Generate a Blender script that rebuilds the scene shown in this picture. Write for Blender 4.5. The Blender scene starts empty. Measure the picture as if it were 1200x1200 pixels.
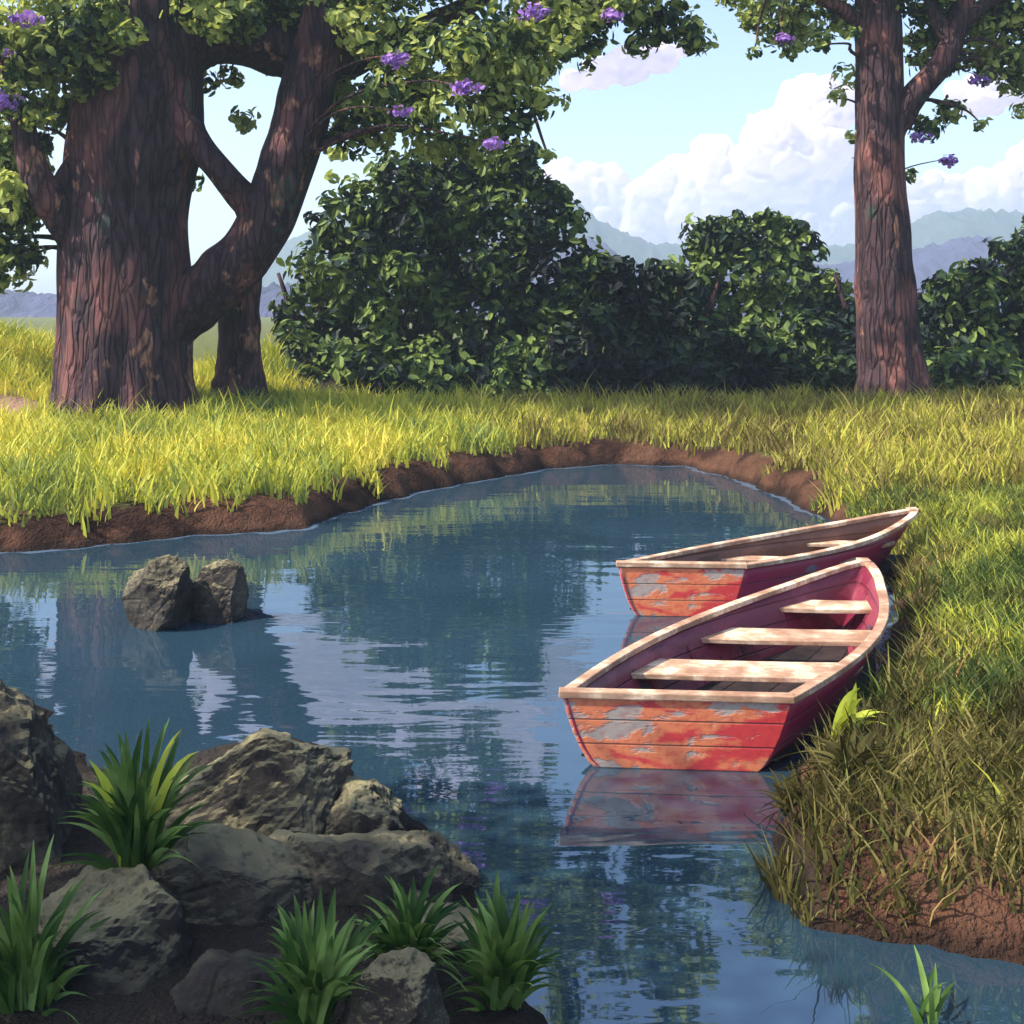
import bpy, bmesh, math, random
import numpy as np
from mathutils import Vector, noise as mn
rng = np.random.default_rng(7); random.seed(7)
sc = bpy.context.scene
COL = sc.collection
F, CH, HZ = 1300.0, 2.3, 360.0           # focal length in photo pixels, eye height, horizon row

def W(px, py, d):                         # point at photo position and distance
    return np.array([(px-600)*d/F, d, CH-(py-HZ)*d/F])
def G(px, py, z=0.0):                     # point on level z
    d = (CH-z)*F/(py-HZ)
    return np.array([(px-600)*d/F, d])

# ------------------------------------------------------------------ helpers
def link(name, me, mats, parent=None):
    o = bpy.data.objects.new(name, me); COL.objects.link(o)
    for m in (mats if isinstance(mats, (list, tuple)) else [mats]): me.materials.append(m)
    if parent is not None: o.parent = parent
    return o
def mesh(name, verts, faces, smooth=True, matidx=None):
    me = bpy.data.meshes.new(name)
    verts = np.asarray(verts, dtype=np.float32)
    if isinstance(faces, np.ndarray):
        n, k = faces.shape
        me.vertices.add(len(verts)); me.vertices.foreach_set('co', verts.ravel())
        me.loops.add(n*k); me.loops.foreach_set('vertex_index', faces.astype(np.int32).ravel())
        me.polygons.add(n); me.polygons.foreach_set('loop_start', np.arange(0, n*k, k, dtype=np.int32))
        me.update(calc_edges=True)
    else:
        me.from_pydata([tuple(map(float, v)) for v in verts], [], [tuple(int(i) for i in f) for f in faces])
    me.validate()
    me.polygons.foreach_set('use_smooth', [smooth]*len(me.polygons))
    if matidx is not None: me.polygons.foreach_set('material_index', matidx)
    me.update()
    return me
def fattr(me, name, vals):
    a = me.attributes.new(name, 'FLOAT', 'POINT'); a.data.foreach_set('value', np.asarray(vals, dtype=np.float32))
def tag(o, label=None, cat=None, group=None, kind=None):
    if label: o['label'] = label
    if cat: o['category'] = cat
    if group: o['group'] = group
    if kind: o['kind'] = kind
    return o
def empty(name, loc):
    o = bpy.data.objects.new(name, None); COL.objects.link(o); o.location = [float(v) for v in loc]; o.empty_display_size = .2
    return o
def off(v, loc): return np.asarray(v)-np.asarray(loc)

# ------------------------------------------------------------------ materials
def new_mat(name):
    m = bpy.data.materials.new(name); m.use_nodes = True
    nt = m.node_tree; nt.nodes.clear()
    return m, nt, nt.nodes, nt.links
def N(nt, t, **kw):
    n = nt.nodes.new(t)
    for k, v in kw.items():
        if k.startswith('i_'): n.inputs[k[2:]].default_value = v
        else: setattr(n, k, v)
    return n
def noise(nt, scale, detail=3, vec=None, rough=.55, dist=0):
    n = N(nt, 'ShaderNodeTexNoise'); n.inputs['Scale'].default_value = scale; n.inputs['Detail'].default_value = detail
    n.inputs['Roughness'].default_value = rough; n.inputs['Distortion'].default_value = dist
    if vec is not None: nt.links.new(vec, n.inputs['Vector'])
    return n.outputs['Fac']
def ramp(nt, fac, stops, interp='LINEAR'):
    r = N(nt, 'ShaderNodeValToRGB'); r.color_ramp.interpolation = interp
    e = r.color_ramp.elements
    while len(e) < len(stops): e.new(.5)
    for el, (p, c) in zip(e, stops):
        el.position = p; el.color = (c[0], c[1], c[2], 1) if not isinstance(c, (int, float)) else (c, c, c, 1)
    nt.links.new(fac, r.inputs['Fac']); return r.outputs['Color']
def mixc(nt, fac, a, b, mode='MIX'):
    m = N(nt, 'ShaderNodeMix', data_type='RGBA', blend_type=mode)
    for s, v in ((0, fac), (6, a), (7, b)):
        if isinstance(v, bpy.types.NodeSocket): nt.links.new(v, m.inputs[s])
        elif s == 0: m.inputs[0].default_value = v
        else: m.inputs[s].default_value = (v[0], v[1], v[2], 1)
    return m.outputs[2]
def mathn(nt, op, a, b=None, clamp=False):
    m = N(nt, 'ShaderNodeMath', operation=op, use_clamp=clamp)
    for i, v in enumerate((a, b)):
        if v is None: continue
        if isinstance(v, bpy.types.NodeSocket): nt.links.new(v, m.inputs[i])
        else: m.inputs[i].default_value = v
    return m.outputs[0]
def objco(nt, scale=(1, 1, 1), which='Object'):
    t = N(nt, 'ShaderNodeTexCoord'); mp = N(nt, 'ShaderNodeMapping'); mp.inputs['Scale'].default_value = scale
    nt.links.new(t.outputs[which], mp.inputs['Vector']); return mp.outputs['Vector']
def worldpos(nt, scale=(1, 1, 1)):
    t = N(nt, 'ShaderNodeNewGeometry'); mp = N(nt, 'ShaderNodeMapping'); mp.inputs['Scale'].default_value = scale
    nt.links.new(t.outputs['Position'], mp.inputs['Vector']); return mp.outputs['Vector']
def finish(nt, color, rough=.7, bump=None, bstr=.5, bdist=.02, spec=.3, rsock=None, **kw):
    p = N(nt, 'ShaderNodeBsdfPrincipled')
    if isinstance(color, bpy.types.NodeSocket): nt.links.new(color, p.inputs['Base Color'])
    else: p.inputs['Base Color'].default_value = (*color, 1)
    p.inputs['Roughness'].default_value = rough
    if rsock is not None: nt.links.new(rsock, p.inputs['Roughness'])
    p.inputs['Specular IOR Level'].default_value = spec
    for k, v in kw.items(): p.inputs[k.replace('_', ' ')].default_value = v
    if bump is not None:
        b = N(nt, 'ShaderNodeBump'); b.inputs['Strength'].default_value = bstr; b.inputs['Distance'].default_value = bdist
        nt.links.new(bump, b.inputs['Height']); nt.links.new(b.outputs['Normal'], p.inputs['Normal'])
    o = N(nt, 'ShaderNodeOutputMaterial'); nt.links.new(p.outputs[0], o.inputs['Surface'])
    return p

def leaf_mat(name, stops, clump=(.75, 1.35), cscale=1.2, transl=.3, rough=.55):
    """colour per leaf (random per island) and per clump (world noise)"""
    m, nt, nodes, links = new_mat(name)
    g = N(nt, 'ShaderNodeNewGeometry')
    c = noise(nt, cscale, 2, worldpos(nt))
    f = mathn(nt, 'ADD', mathn(nt, 'MULTIPLY', g.outputs['Random Per Island'], .45), mathn(nt, 'MULTIPLY', mathn(nt, 'SUBTRACT', c, .3), 1.35), True)
    col = ramp(nt, f, stops)
    d = N(nt, 'ShaderNodeBsdfPrincipled'); links.new(col, d.inputs['Base Color']); d.inputs['Roughness'].default_value = rough
    d.inputs['Specular IOR Level'].default_value = .12
    t = N(nt, 'ShaderNodeBsdfTranslucent'); links.new(mixc(nt, .5, col, (1, .95, .35), 'MULTIPLY'), t.inputs['Color'])
    mx = N(nt, 'ShaderNodeMixShader'); mx.inputs[0].default_value = transl
    links.new(d.outputs[0], mx.inputs[1]); links.new(t.outputs[0], mx.inputs[2])
    o = N(nt, 'ShaderNodeOutputMaterial'); links.new(mx.outputs[0], o.inputs['Surface'])
    return m

def bark_mat(name, dark, mid, red):
    m, nt, nodes, links = new_mat(name)
    v = worldpos(nt, (1, 1, .28)); v2 = worldpos(nt, (1, 1, .45))
    n1 = noise(nt, 7, 6, v, .65, .6); n2 = noise(nt, 1.6, 2, v2)
    vo = N(nt, 'ShaderNodeTexVoronoi', feature='DISTANCE_TO_EDGE'); vo.inputs['Scale'].default_value = 7.5
    vn = N(nt, 'ShaderNodeTexNoise'); vn.inputs['Scale'].default_value = 2.2; vn.inputs['Detail'].default_value = 4; links.new(v, vn.inputs['Vector'])
    links.new(mixc(nt, .30, worldpos(nt, (1, 1, .17)), vn.outputs['Color'], 'ADD'), vo.inputs['Vector'])
    crack = ramp(nt, vo.outputs['Distance'], [(0, 0), (.16, 1)])
    col = ramp(nt, n1, [(.3, dark), (.55, mid), (.75, [c*1.3 for c in mid])])
    col = mixc(nt, ramp(nt, n2, [(.5, 0), (.62, 1)]), col, red)
    sun_patch = mathn(nt, 'MULTIPLY', ramp(nt, noise(nt, 2.3, 4, worldpos(nt, (1, 1, .5)), .6, .5), [(.62, 0), (.66, 1)]), ramp(nt, n1, [(.4, .3), (.55, 1)]))
    col = mixc(nt, sun_patch, col, (.40, .2, .13))  # tan patches stand in for sun spots on the trunk
    moss = ramp(nt, noise(nt, 1.9, 3, worldpos(nt, (1, 1, .6)), .6), [(.62, 0), (.68, .7)])
    col = mixc(nt, moss, col, (.045, .075, .06))
    col = mixc(nt, crack, mixc(nt, .5, col, dark), col)
    h = mathn(nt, 'ADD', mathn(nt, 'MULTIPLY', crack, .6), n1)
    finish(nt, col, .9, h, .9, .09, .15)
    return m

M = {}
M['bark'] = bark_mat('bark', (.018, .012, .019), (.062, .038, .05), (.17, .075, .075))
M['bark_dark'] = bark_mat('bark_reddish', (.02, .013, .018), (.07, .041, .05), (.2, .088, .08))
M['leaf_tree'] = leaf_mat('tree_leaves', [(.12, (.014, .036, .032)), (.33, (.035, .07, .03)), (.42, (.1, .16, .045)), (.51, (.3, .37, .1)), (.8, (.48, .54, .18))], cscale=.95, transl=.42)
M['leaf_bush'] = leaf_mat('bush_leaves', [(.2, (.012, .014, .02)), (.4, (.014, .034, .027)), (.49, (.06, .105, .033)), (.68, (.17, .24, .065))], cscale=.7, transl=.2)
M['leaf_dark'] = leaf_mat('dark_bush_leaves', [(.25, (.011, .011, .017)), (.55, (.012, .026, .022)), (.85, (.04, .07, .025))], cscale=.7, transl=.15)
M['petal'] = leaf_mat('violet_petals', [(.2, (.25, .12, .5)), (.8, (.42, .24, .72))], cscale=2, transl=.3)
M['grass_lit'] = leaf_mat('yellow_green_grass', [(.1, (.14, .19, .06)), (.32, (.28, .34, .07)), (.5, (.46, .48, .06)), (.8, (.68, .6, .11))], cscale=.9, transl=.35)
M['grass_shade'] = leaf_mat('olive_grass', [(.15, (.11, .08, .025)), (.42, (.24, .21, .065)), (.65, (.44, .45, .06)), (.95, (.36, .24, .09))], cscale=1.1, transl=.3)  # olive copy of the lit grass, shade put into the colour
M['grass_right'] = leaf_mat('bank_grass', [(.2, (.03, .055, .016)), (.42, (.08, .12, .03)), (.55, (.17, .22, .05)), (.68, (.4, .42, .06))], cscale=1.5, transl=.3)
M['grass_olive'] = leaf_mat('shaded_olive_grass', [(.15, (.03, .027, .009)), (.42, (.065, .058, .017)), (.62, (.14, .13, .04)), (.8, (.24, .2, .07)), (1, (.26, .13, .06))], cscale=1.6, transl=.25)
M['blade_dark'] = leaf_mat('strap_leaves', [(.15, (.015, .05, .013)), (.42, (.05, .11, .026)), (.58, (.12, .2, .05)), (.75, (.2, .32, .1))], cscale=5, transl=.3, rough=.4)
M['blade_yellow'] = leaf_mat('yellow_leaves', [(.1, (.35, .42, .06)), (.9, (.5, .55, .08))], cscale=5, transl=.3)

def terrain_mat():
    m, nt, nodes, links = new_mat('terrain_soil_and_turf')
    a = N(nt, 'ShaderNodeAttribute', attribute_name='turf'); f = a.outputs['Fac']
    wp = worldpos(nt)
    n1 = noise(nt, 1.7, 5, wp, .6); n2 = noise(nt, 9, 4, wp, .6); n3 = noise(nt, 45, 3, wp, .6)
    soil = ramp(nt, n1, [(.42, (.03, .013, .009)), (.52, (.085, .04, .025)), (.7, (.12, .06, .038))])
    soil = mixc(nt, ramp(nt, n2, [(.45, 0), (.7, .5)]), soil, (.055, .03, .02))
    turf = ramp(nt, n1, [(.3, (.06, .07, .02)), (.7, (.14, .15, .035))])
    a2 = N(nt, 'ShaderNodeAttribute', attribute_name='pink')
    turf = mixc(nt, a2.outputs['Fac'], turf, (.36, .2, .19))
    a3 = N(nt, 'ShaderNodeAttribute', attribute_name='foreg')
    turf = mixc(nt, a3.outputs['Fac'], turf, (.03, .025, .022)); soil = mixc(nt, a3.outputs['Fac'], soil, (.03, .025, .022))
    gz = N(nt, 'ShaderNodeNewGeometry'); sz = N(nt, 'ShaderNodeSeparateXYZ'); links.new(gz.outputs['Position'], sz.inputs[0])
    soil = mixc(nt, ramp(nt, mathn(nt, 'ADD', sz.outputs['Z'], mathn(nt, 'MULTIPLY', n1, .12)), [(.08, .75), (.15, 0)]), soil, (.012, .008, .007))
    fac = ramp(nt, mathn(nt, 'ADD', f, mathn(nt, 'MULTIPLY', mathn(nt, 'SUBTRACT', n2, .5), .6)), [(.4, 0), (.6, 1)])
    finish(nt, mixc(nt, fac, soil, turf), .95, mathn(nt, 'ADD', n2, mathn(nt, 'MULTIPLY', n3, .4)), 1.0, .10, .15)
    return m
M['terrain'] = terrain_mat()

def rock_mat():
    m, nt, nodes, links = new_mat('weathered_rock')
    oi = N(nt, 'ShaderNodeObjectInfo')
    v = worldpos(nt)
    n1 = noise(nt, 3.2, 5, v, .6); n2 = noise(nt, 34, 8, v, .72); n3 = noise(nt, 1.3, 3, v)
    col = ramp(nt, n1, [(.35, (.018, .016, .017)), (.5, (.05, .044, .039)), (.65, (.1, .092, .07))])
    col = mixc(nt, ramp(nt, n2, [(.4, .55), (.62, 0)]), col, (.025, .023, .024))
    g = N(nt, 'ShaderNodeNewGeometry'); sx = N(nt, 'ShaderNodeSeparateXYZ'); links.new(g.outputs['Normal'], sx.inputs[0])
    lit_top = mathn(nt, 'MULTIPLY', ramp(nt, sx.outputs['Z'], [(.45, 0), (.9, .85)]), ramp(nt, n3, [(.35, 0), (.55, 1)]))
    col = mixc(nt, lit_top, col, (.33, .3, .17))  # pale warm tone paints sunlight onto upward faces
    vo = N(nt, 'ShaderNodeTexVoronoi', feature='DISTANCE_TO_EDGE'); vo.inputs['Scale'].default_value = 3.0; links.new(v, vo.inputs['Vector'])
    h = mathn(nt, 'ADD', mathn(nt, 'MULTIPLY', n2, .35), mathn(nt, 'ADD', n1, mathn(nt, 'MULTIPLY', ramp(nt, vo.outputs['Distance'], [(0, 0), (.04, 1)]), .15)))
    finish(nt, col, .85, h, 1.0, .08, .25)
    return m
M['rock'] = rock_mat()

def water_mat():
    m, nt, nodes, links = new_mat('pond_water')
    v = worldpos(nt, (.55, 2.2, 1)); v2 = worldpos(nt, (1.0, 2.6, 1))
    h = mathn(nt, 'ADD', mathn(nt, 'MULTIPLY', noise(nt, 1.1, 3, v, .5, .3), 1.0), mathn(nt, 'MULTIPLY', noise(nt, 5.5, 2, v2, .5), .06))
    h = mathn(nt, 'MULTIPLY', h, ramp(nt, noise(nt, .45, 2, worldpos(nt, (.7, 1.3, 1))), [(.4, .25), (.62, 1)]))
    murk = ramp(nt, noise(nt, .5, 2, worldpos(nt)), [(.35, (.013, .034, .056)), (.65, (.019, .045, .074))])
    fo = N(nt, 'ShaderNodeAttribute', attribute_name='sky_glint')
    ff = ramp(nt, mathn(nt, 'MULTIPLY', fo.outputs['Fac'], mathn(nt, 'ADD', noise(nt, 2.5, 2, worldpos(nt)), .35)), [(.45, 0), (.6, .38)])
    murk = mixc(nt, ff, murk, (.2, .29, .46))  # pale rim along the shore is a painted sky reflection
    p = finish(nt, murk, .02, h, .28, .038, .5)
    p.inputs['IOR'].default_value = 2.7
    p.inputs['Specular Tint'].default_value = (.70, .83, 1, 1)
    return m
M['water'] = water_mat()

def paint_mat(name, base, worn, grey, thr=.5, nscale=(2.2, 2.2, 6), lit_grad=0):
    m, nt, nodes, links = new_mat(name)
    v = objco(nt, nscale)
    n1 = noise(nt, 1.5, 4, v, .55, .2); n2 = noise(nt, 1.1, 5, objco(nt, (nscale[0]*1.1, nscale[1]*1.1, nscale[2]*1.2)), .6, .3); n3 = noise(nt, 30, 3, objco(nt))
    if lit_grad:
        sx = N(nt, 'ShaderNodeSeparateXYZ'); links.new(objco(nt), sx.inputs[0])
        n1 = mathn(nt, 'SUBTRACT', n1, mathn(nt, 'MULTIPLY', sx.outputs['X'], lit_grad)); n2 = mathn(nt, 'SUBTRACT', n2, mathn(nt, 'MULTIPLY', sx.outputs['X'], lit_grad*.25))  # moves the second tone toward one side, painting sunlight there
    col = mixc(nt, ramp(nt, n1, [(thr-.04, 0), (thr+.04, 1)]), base, worn)  # worn is the second tone; on the transom it paints the sunlit side
    ws = ramp(nt, n2, [(thr+.075, 0), (thr+.12, 1)])
    col = mixc(nt, ws, col, grey)
    col = mixc(nt, ramp(nt, n3, [(.35, .35), (.5, 0)]), col, [c*.6 for c in base])
    sz = N(nt, 'ShaderNodeSeparateXYZ'); links.new(objco(nt), sz.inputs[0])
    fr = mathn(nt, 'FRACT', mathn(nt, 'ADD', mathn(nt, 'MULTIPLY', sz.outputs['Z'], 8.3), mathn(nt, 'MULTIPLY', n3, .02)))
    seam = ramp(nt, fr, [(0, 1), (.05, 0), (.95, 0), (1, 1)])
    col = mixc(nt, mathn(nt, 'MULTIPLY', seam, .75), col, (.03, .012, .014))
    h = mathn(nt, 'ADD', mathn(nt, 'ADD', mathn(nt, 'MULTIPLY', ws, -.5), mathn(nt, 'MULTIPLY', n3, .4)), mathn(nt, 'MULTIPLY', seam, -1.2))
    finish(nt, col, .5, h, .6, .008, .4, rsock=mathn(nt, 'ADD', mathn(nt, 'MULTIPLY', ws, .3), .42))
    return m
M['transom'] = paint_mat('worn_sunlit_red_paint', (.45, .04, .045), (.55, .17, .08), (.3, .26, .24), .46, (2.4, 2.4, 6), .28)  # sunlit copy of the hull red; orange side is painted light, grey is wear
M['hull'] = paint_mat('worn_shaded_crimson_paint', (.26, .014, .06), (.24, .02, .06), (.13, .12, .15), .52, (1.5, 1.5, 3))  # shaded copy of the transom red, with shade put into the colour
M['inner'] = paint_mat('shadowed_crimson_interior', (.14, .012, .035), (.2, .035, .06), (.05, .035, .05), .54, (2, 2, 4))  # darkened so the shadow between the seats sits in the colour
M['inner_brown'] = paint_mat('brown_interior', (.16, .07, .045), (.2, .09, .055), (.1, .055, .04), .54, (2, 2, 4))
def wood_mat(name, a, b, c):
    m, nt, nodes, links = new_mat(name)
    n1 = noise(nt, 2.2, 4, objco(nt, (2, 2, 2)), .6); n2 = noise(nt, 6, 4, objco(nt, (1, 12, 6)), .6, .4)
    col = ramp(nt, n1, [(.38, a), (.5, b), (.6, c)])
    col = mixc(nt, ramp(nt, n2, [(.4, .5), (.6, 0)]), col, [x*.6 for x in a])
    finish(nt, col, .65, n2, .5, .006, .3)
    return m
M['wood'] = wood_mat('weathered_pale_wood', (.3, .17, .11), (.46, .31, .22), (.78, .62, .46))
M['floor'] = wood_mat('shadowed_bilge_boards', (.012, .009, .011), (.022, .016, .018), (.04, .026, .026))  # near-black boards carry the shadow under the seats in their colour
def plain(name, c, r=.8):
    m, nt, nodes, links = new_mat(name)
    n1 = noise(nt, .12, 4, worldpos(nt), .7)
    finish(nt, ramp(nt, n1, [(.3, [x*.7 for x in c]), (.7, [x*1.2 for x in c])]), r, noise(nt, .25, 5, worldpos(nt), .7), 1, 2.0, .1); return m
M['hill'] = plain('distant_woodland', (.045, .065, .065)); M['hill2'] = plain('hazy_blue_hillside', (.05, .052, .12))  # second hill's blue-violet paints the distance haze into the colour

# ------------------------------------------------------------------ terrain
shore_px = [(-330, 668), (-120, 655), (0, 648), (100, 640), (220, 628), (350, 621), (390, 606), (430, 592), (500, 575), (580, 560), (640, 549),
            (720, 544), (800, 546), (850, 557), (905, 578), (960, 604), (1010, 628), (1040, 665), (1052, 720), (1046, 775), (1012, 830),
            (965, 890), (918, 960), (898, 1010), (905, 1045), (945, 1083), (1010, 1092), (1100, 1119), (1200, 1127), (1340, 1140),
            (1900, 1170), (3400, 2300), (1500, 2300), (900, 1500), (700, 1290), (640, 1180), (590, 1110), (556, 1055), (500, 985), (430, 920), (385, 880), (340, 862), (240, 880), (180, 905), (110, 905),
            (85, 880), (55, 835), (10, 800), (-120, 780), (-330, 750)]
SH = np.array([G(*p) for p in shore_px])
def sdist(x, y):
    """signed distance to the waterline, positive on land"""
    x = np.asarray(x, float); y = np.asarray(y, float)
    best = np.full(x.shape, 1e9); inside = np.zeros(x.shape, bool)
    n = len(SH)
    for i in range(n):
        ax, ay = SH[i]; bx, by = SH[(i+1) % n]
        dx, dy = bx-ax, by-ay
        t = np.clip(((x-ax)*dx+(y-ay)*dy)/(dx*dx+dy*dy), 0, 1)
        best = np.minimum(best, (x-ax-t*dx)**2+(y-ay-t*dy)**2)
        c = ((ay > y) != (by > y)) & (x < (bx-ax)*(y-ay)/((by-ay) if by != ay else 1e-9)+ax)
        inside ^= c
    d = np.sqrt(best)
    return np.where(inside, -d, d)
def wav(x, y, k, s):
    return np.sin(x*k+s)*np.sin(y*k*1.13+s*2.1)+.5*np.sin(x*k*2.3+y*k*1.7+s*3)+.3*np.sin(y*k*3.9-x*k*3.1+s)
def sm(a, b, t):
    t = np.clip((t-a)/(b-a), 0, 1); return t*t*(3-2*t)
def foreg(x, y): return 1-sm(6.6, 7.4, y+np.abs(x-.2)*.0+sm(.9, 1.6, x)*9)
def H(x, y):
    x = np.asarray(x, float); y = np.asarray(y, float)
    s = sdist(x, y) + .05*wav(x, y, 5, 1.)
    right = sm(1.2, 2.0, x)*sm(11, 9, y)
    fg = foreg(x, y)
    bank = .33*(1-right)*(1-fg)+.20*right+.10*fg
    slope = .045*(1-right)*(1-fg)+.13*right+.03*fg
    cap = .26*(1-right)+.75*right
    so = np.maximum(s, 0)
    z = bank*(1-np.exp(-so/.14))+cap*(1-np.exp(-so*slope/cap))
    z += .02*wav(x, y, 2.1, .3)*sm(0, 1, so)
    z += 1.2*np.exp(-(((x+10.5)/2.8)**2+((y-21)/3.5)**2))          # mound left of the old tree
    z += .75*np.exp(-(((x+4.6)/1.5)**2+((y-22.5)/1.6)**2))
    z = np.where(s < 0, np.maximum(-.9, s*.8), z)
    return z
def axis(lo, hi, step, far, n):
    g = np.geomspace(step*1.5, far, n)
    return np.concatenate([lo-g[::-1], np.arange(lo, hi+1e-6, step), hi+g])
xs = axis(-12, 13, .1, 3000, 34); ys = axis(1.2, 25, .1, 3000, 34)
X, Y = np.meshgrid(xs, ys)
Z = H(X, Y)
nx, ny = len(xs), len(ys)
idx = np.arange(nx*ny).reshape(ny, nx)
quads = np.stack([idx[:-1, :-1], idx[:-1, 1:], idx[1:, 1:], idx[1:, :-1]], -1).reshape(-1, 4)
me = mesh('ground', np.stack([X, Y, Z], -1).reshape(-1, 3), quads)
S = sdist(X, Y)
edge = .42*(1-sm(1.2, 2.0, X)*sm(11, 9, Y))+.30*sm(1.2, 2.0, X)*sm(11, 9, Y)
fattr(me, 'turf', np.clip((S+.12*wav(X, Y, 4, 2.))/edge*.5, 0, 1).ravel())
pk = G(10, 486, .6)
fattr(me, 'pink', np.exp(-(((X-pk[0])/.9)**2+((Y-pk[1])/.8)**2)).ravel())
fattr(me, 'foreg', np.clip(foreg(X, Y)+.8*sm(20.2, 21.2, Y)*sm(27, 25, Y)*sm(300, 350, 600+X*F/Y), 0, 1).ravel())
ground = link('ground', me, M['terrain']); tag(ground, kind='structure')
# water sheet
wx = np.arange(-16, 16.01, .06); wy = np.arange(.4, 18.5, .06)
WX, WY = np.meshgrid(wx, wy); idx = np.arange(WX.size).reshape(WX.shape)
quads = np.stack([idx[:-1, :-1], idx[:-1, 1:], idx[1:, 1:], idx[1:, :-1]], -1).reshape(-1, 4)
wme = mesh('water', np.stack([WX, WY, WX*0], -1).reshape(-1, 3), quads)
sw = sdist(WX, WY)+.05*wav(WX, WY, 5, 1.)
fattr(wme, 'sky_glint', (np.exp(-((sw+.05)/(.014+.003*WY))**2)*sm(5, 8, WY)).ravel())
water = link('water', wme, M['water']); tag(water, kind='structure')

# ------------------------------------------------------------------ tubes (trunks, branches)
def catmull(P, n):
    P = [np.asarray(p, float) for p in P]
    P = [2*P[0]-P[1]]+P+[2*P[-1]-P[-2]]
    out = []
    for i in range(1, len(P)-2):
        for k in range(n):
            t = k/n
            a, b, c, d = P[i-1:i+3]
            out.append(.5*((2*b)+(-a+c)*t+(2*a-5*b+4*c-d)*t*t+(-a+3*b-3*c+d)*t**3))
    out.append(P[-2]); return np.array(out)
def tube(path, seg=32, n=8, rough=.08, ridges=9, flare=0, seed=0):
    """path: list of (x,y,z,r)"""
    C = catmull(path, n)
    V = []; m = len(C)
    up = np.array([0, 1., 0])
    for i, c in enumerate(C):
        t = C[min(i+1, m-1)][:3]-C[max(i-1, 0)][:3]; t /= np.linalg.norm(t)
        a = np.cross(t, up); a /= np.linalg.norm(a); b = np.cross(a, t)
        for k in range(seg):
            th = 2*math.pi*k/seg
            p = c[:3]+(a*math.cos(th)+b*math.sin(th))*c[3]
            q = Vector((p[0]*.9+seed, p[1]*.9, p[2]*.35))
            nz = mn.noise(q*1.1/max(c[3], .25)*.5)*1.3+mn.noise(Vector((p[0]*3+seed, p[1]*3, p[2]*.8)))*.6
            rg = math.sin(th*ridges+mn.noise(Vector((p[2]*.7+seed, 3, 1)))*3)*.25
            fl = flare*math.exp(-i/m*9)*(1+.6*math.sin(th*5+seed))
            r = c[3]*(1+rough*(nz+rg)+fl)
            V.append(c[:3]+(a*math.cos(th)+b*math.sin(th))*r)
    Fc = [(i*seg+k, i*seg+(k+1) % seg, (i+1)*seg+(k+1) % seg, (i+1)*seg+k) for i in range(m-1) for k in range(seg)]
    V.append(C[-1][:3]); e = len(V)-1
    Fc += [((m-1)*seg+k, (m-1)*seg+(k+1) % seg, e) for k in range(seg)]
    return np.array(V), Fc
def pxpath(pts, d0):
    out = []
    for p in pts:
        d = d0+(p[3] if len(p) > 3 else 0)
        w = W(p[0], p[1], d); out.append((*w, p[2]*d/F))
    return out

# ------------------------------------------------------------------ foliage
def leaves(blobs, size, dens=1.0, aspect=.55, fill=.35, droop=.2, gap=.28, seed=0):
    """blobs: (centre xyz, radii xyz). Leaf-size folded quads in ragged clumps."""
    r_ = np.random.default_rng(100+seed)
    P, Nn = [], []
    for c, r in blobs:
        c = np.asarray(c); r = np.asarray(r) if np.ndim(r) else np.array([r, r, r])
        area = 4*math.pi*((r[0]*r[1])**1.6/3+(r[0]*r[2])**1.6/3+(r[1]*r[2])**1.6/3)**(1/1.6)
        n = int(area*dens*1.6/(size*size*aspect))
        u = r_.normal(size=(n, 3)); u /= np.linalg.norm(u, axis=1)[:, None]
        rad = np.where(r_.random(n) < fill, r_.random(n)**.4*.9, 1+r_.normal(size=n)*.10)
        ph = r_.random(6)*6
        lump = 1+.16*np.sin(u[:, 0]*4+ph[0])*np.sin(u[:, 2]*4+ph[1])+.12*np.sin(u[:, 1]*7+ph[2]+u[:, 2]*5)+.08*np.sin(u[:, 0]*11+ph[3])*np.sin(u[:, 2]*12+ph[4])
        p = c+u*r*(rad*lump)[:, None]
        k = np.sin(p[:, 0]*2.3/size*.16+ph[0])*np.sin(p[:, 2]*2.7/size*.16+ph[1])*np.sin(p[:, 1]*2.1/size*.16+ph[2])
        keep = k < (1-gap*2)*.6+r_.random(n)*.5
        P.append(p[keep]); Nn.append(u[keep]/r*np.min(r))
    P = np.concatenate(P); U = np.concatenate(Nn); n = len(P)
    U /= np.linalg.norm(U, axis=1)[:, None]
    nn = U+r_.normal(size=(n, 3))*.45+np.array([0, 0, .25]); nn /= np.linalg.norm(nn, axis=1)[:, None]
    t = r_.normal(size=(n, 3))+np.array([0, 0, -droop]); t -= nn*np.sum(t*nn, 1)[:, None]; t /= np.linalg.norm(t, axis=1)[:, None]
    b = np.cross(nn, t)
    L = (size*(.6+.8*r_.random(n)))[:, None]; Wd = L*aspect*.5
    v0 = P-t*L*.5; v3 = P+t*L*.5-nn*L*.10
    v1 = P+b*Wd*.9+nn*L*.07-t*L*.2; v2 = P+b*Wd*.75+nn*L*.03+t*L*.2
    v5 = P-b*Wd*.9+nn*L*.07-t*L*.2; v4 = P-b*Wd*.75+nn*L*.03+t*L*.2
    V = np.stack([v0, v1, v2, v3, v4, v5], 1).reshape(-1, 3)
    st = np.arange(n)*6
    Fq = np.concatenate([np.stack([st, st+1, st+2, st+3], 1), np.stack([st, st+3, st+4, st+5], 1)])
    return V, Fq
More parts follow.
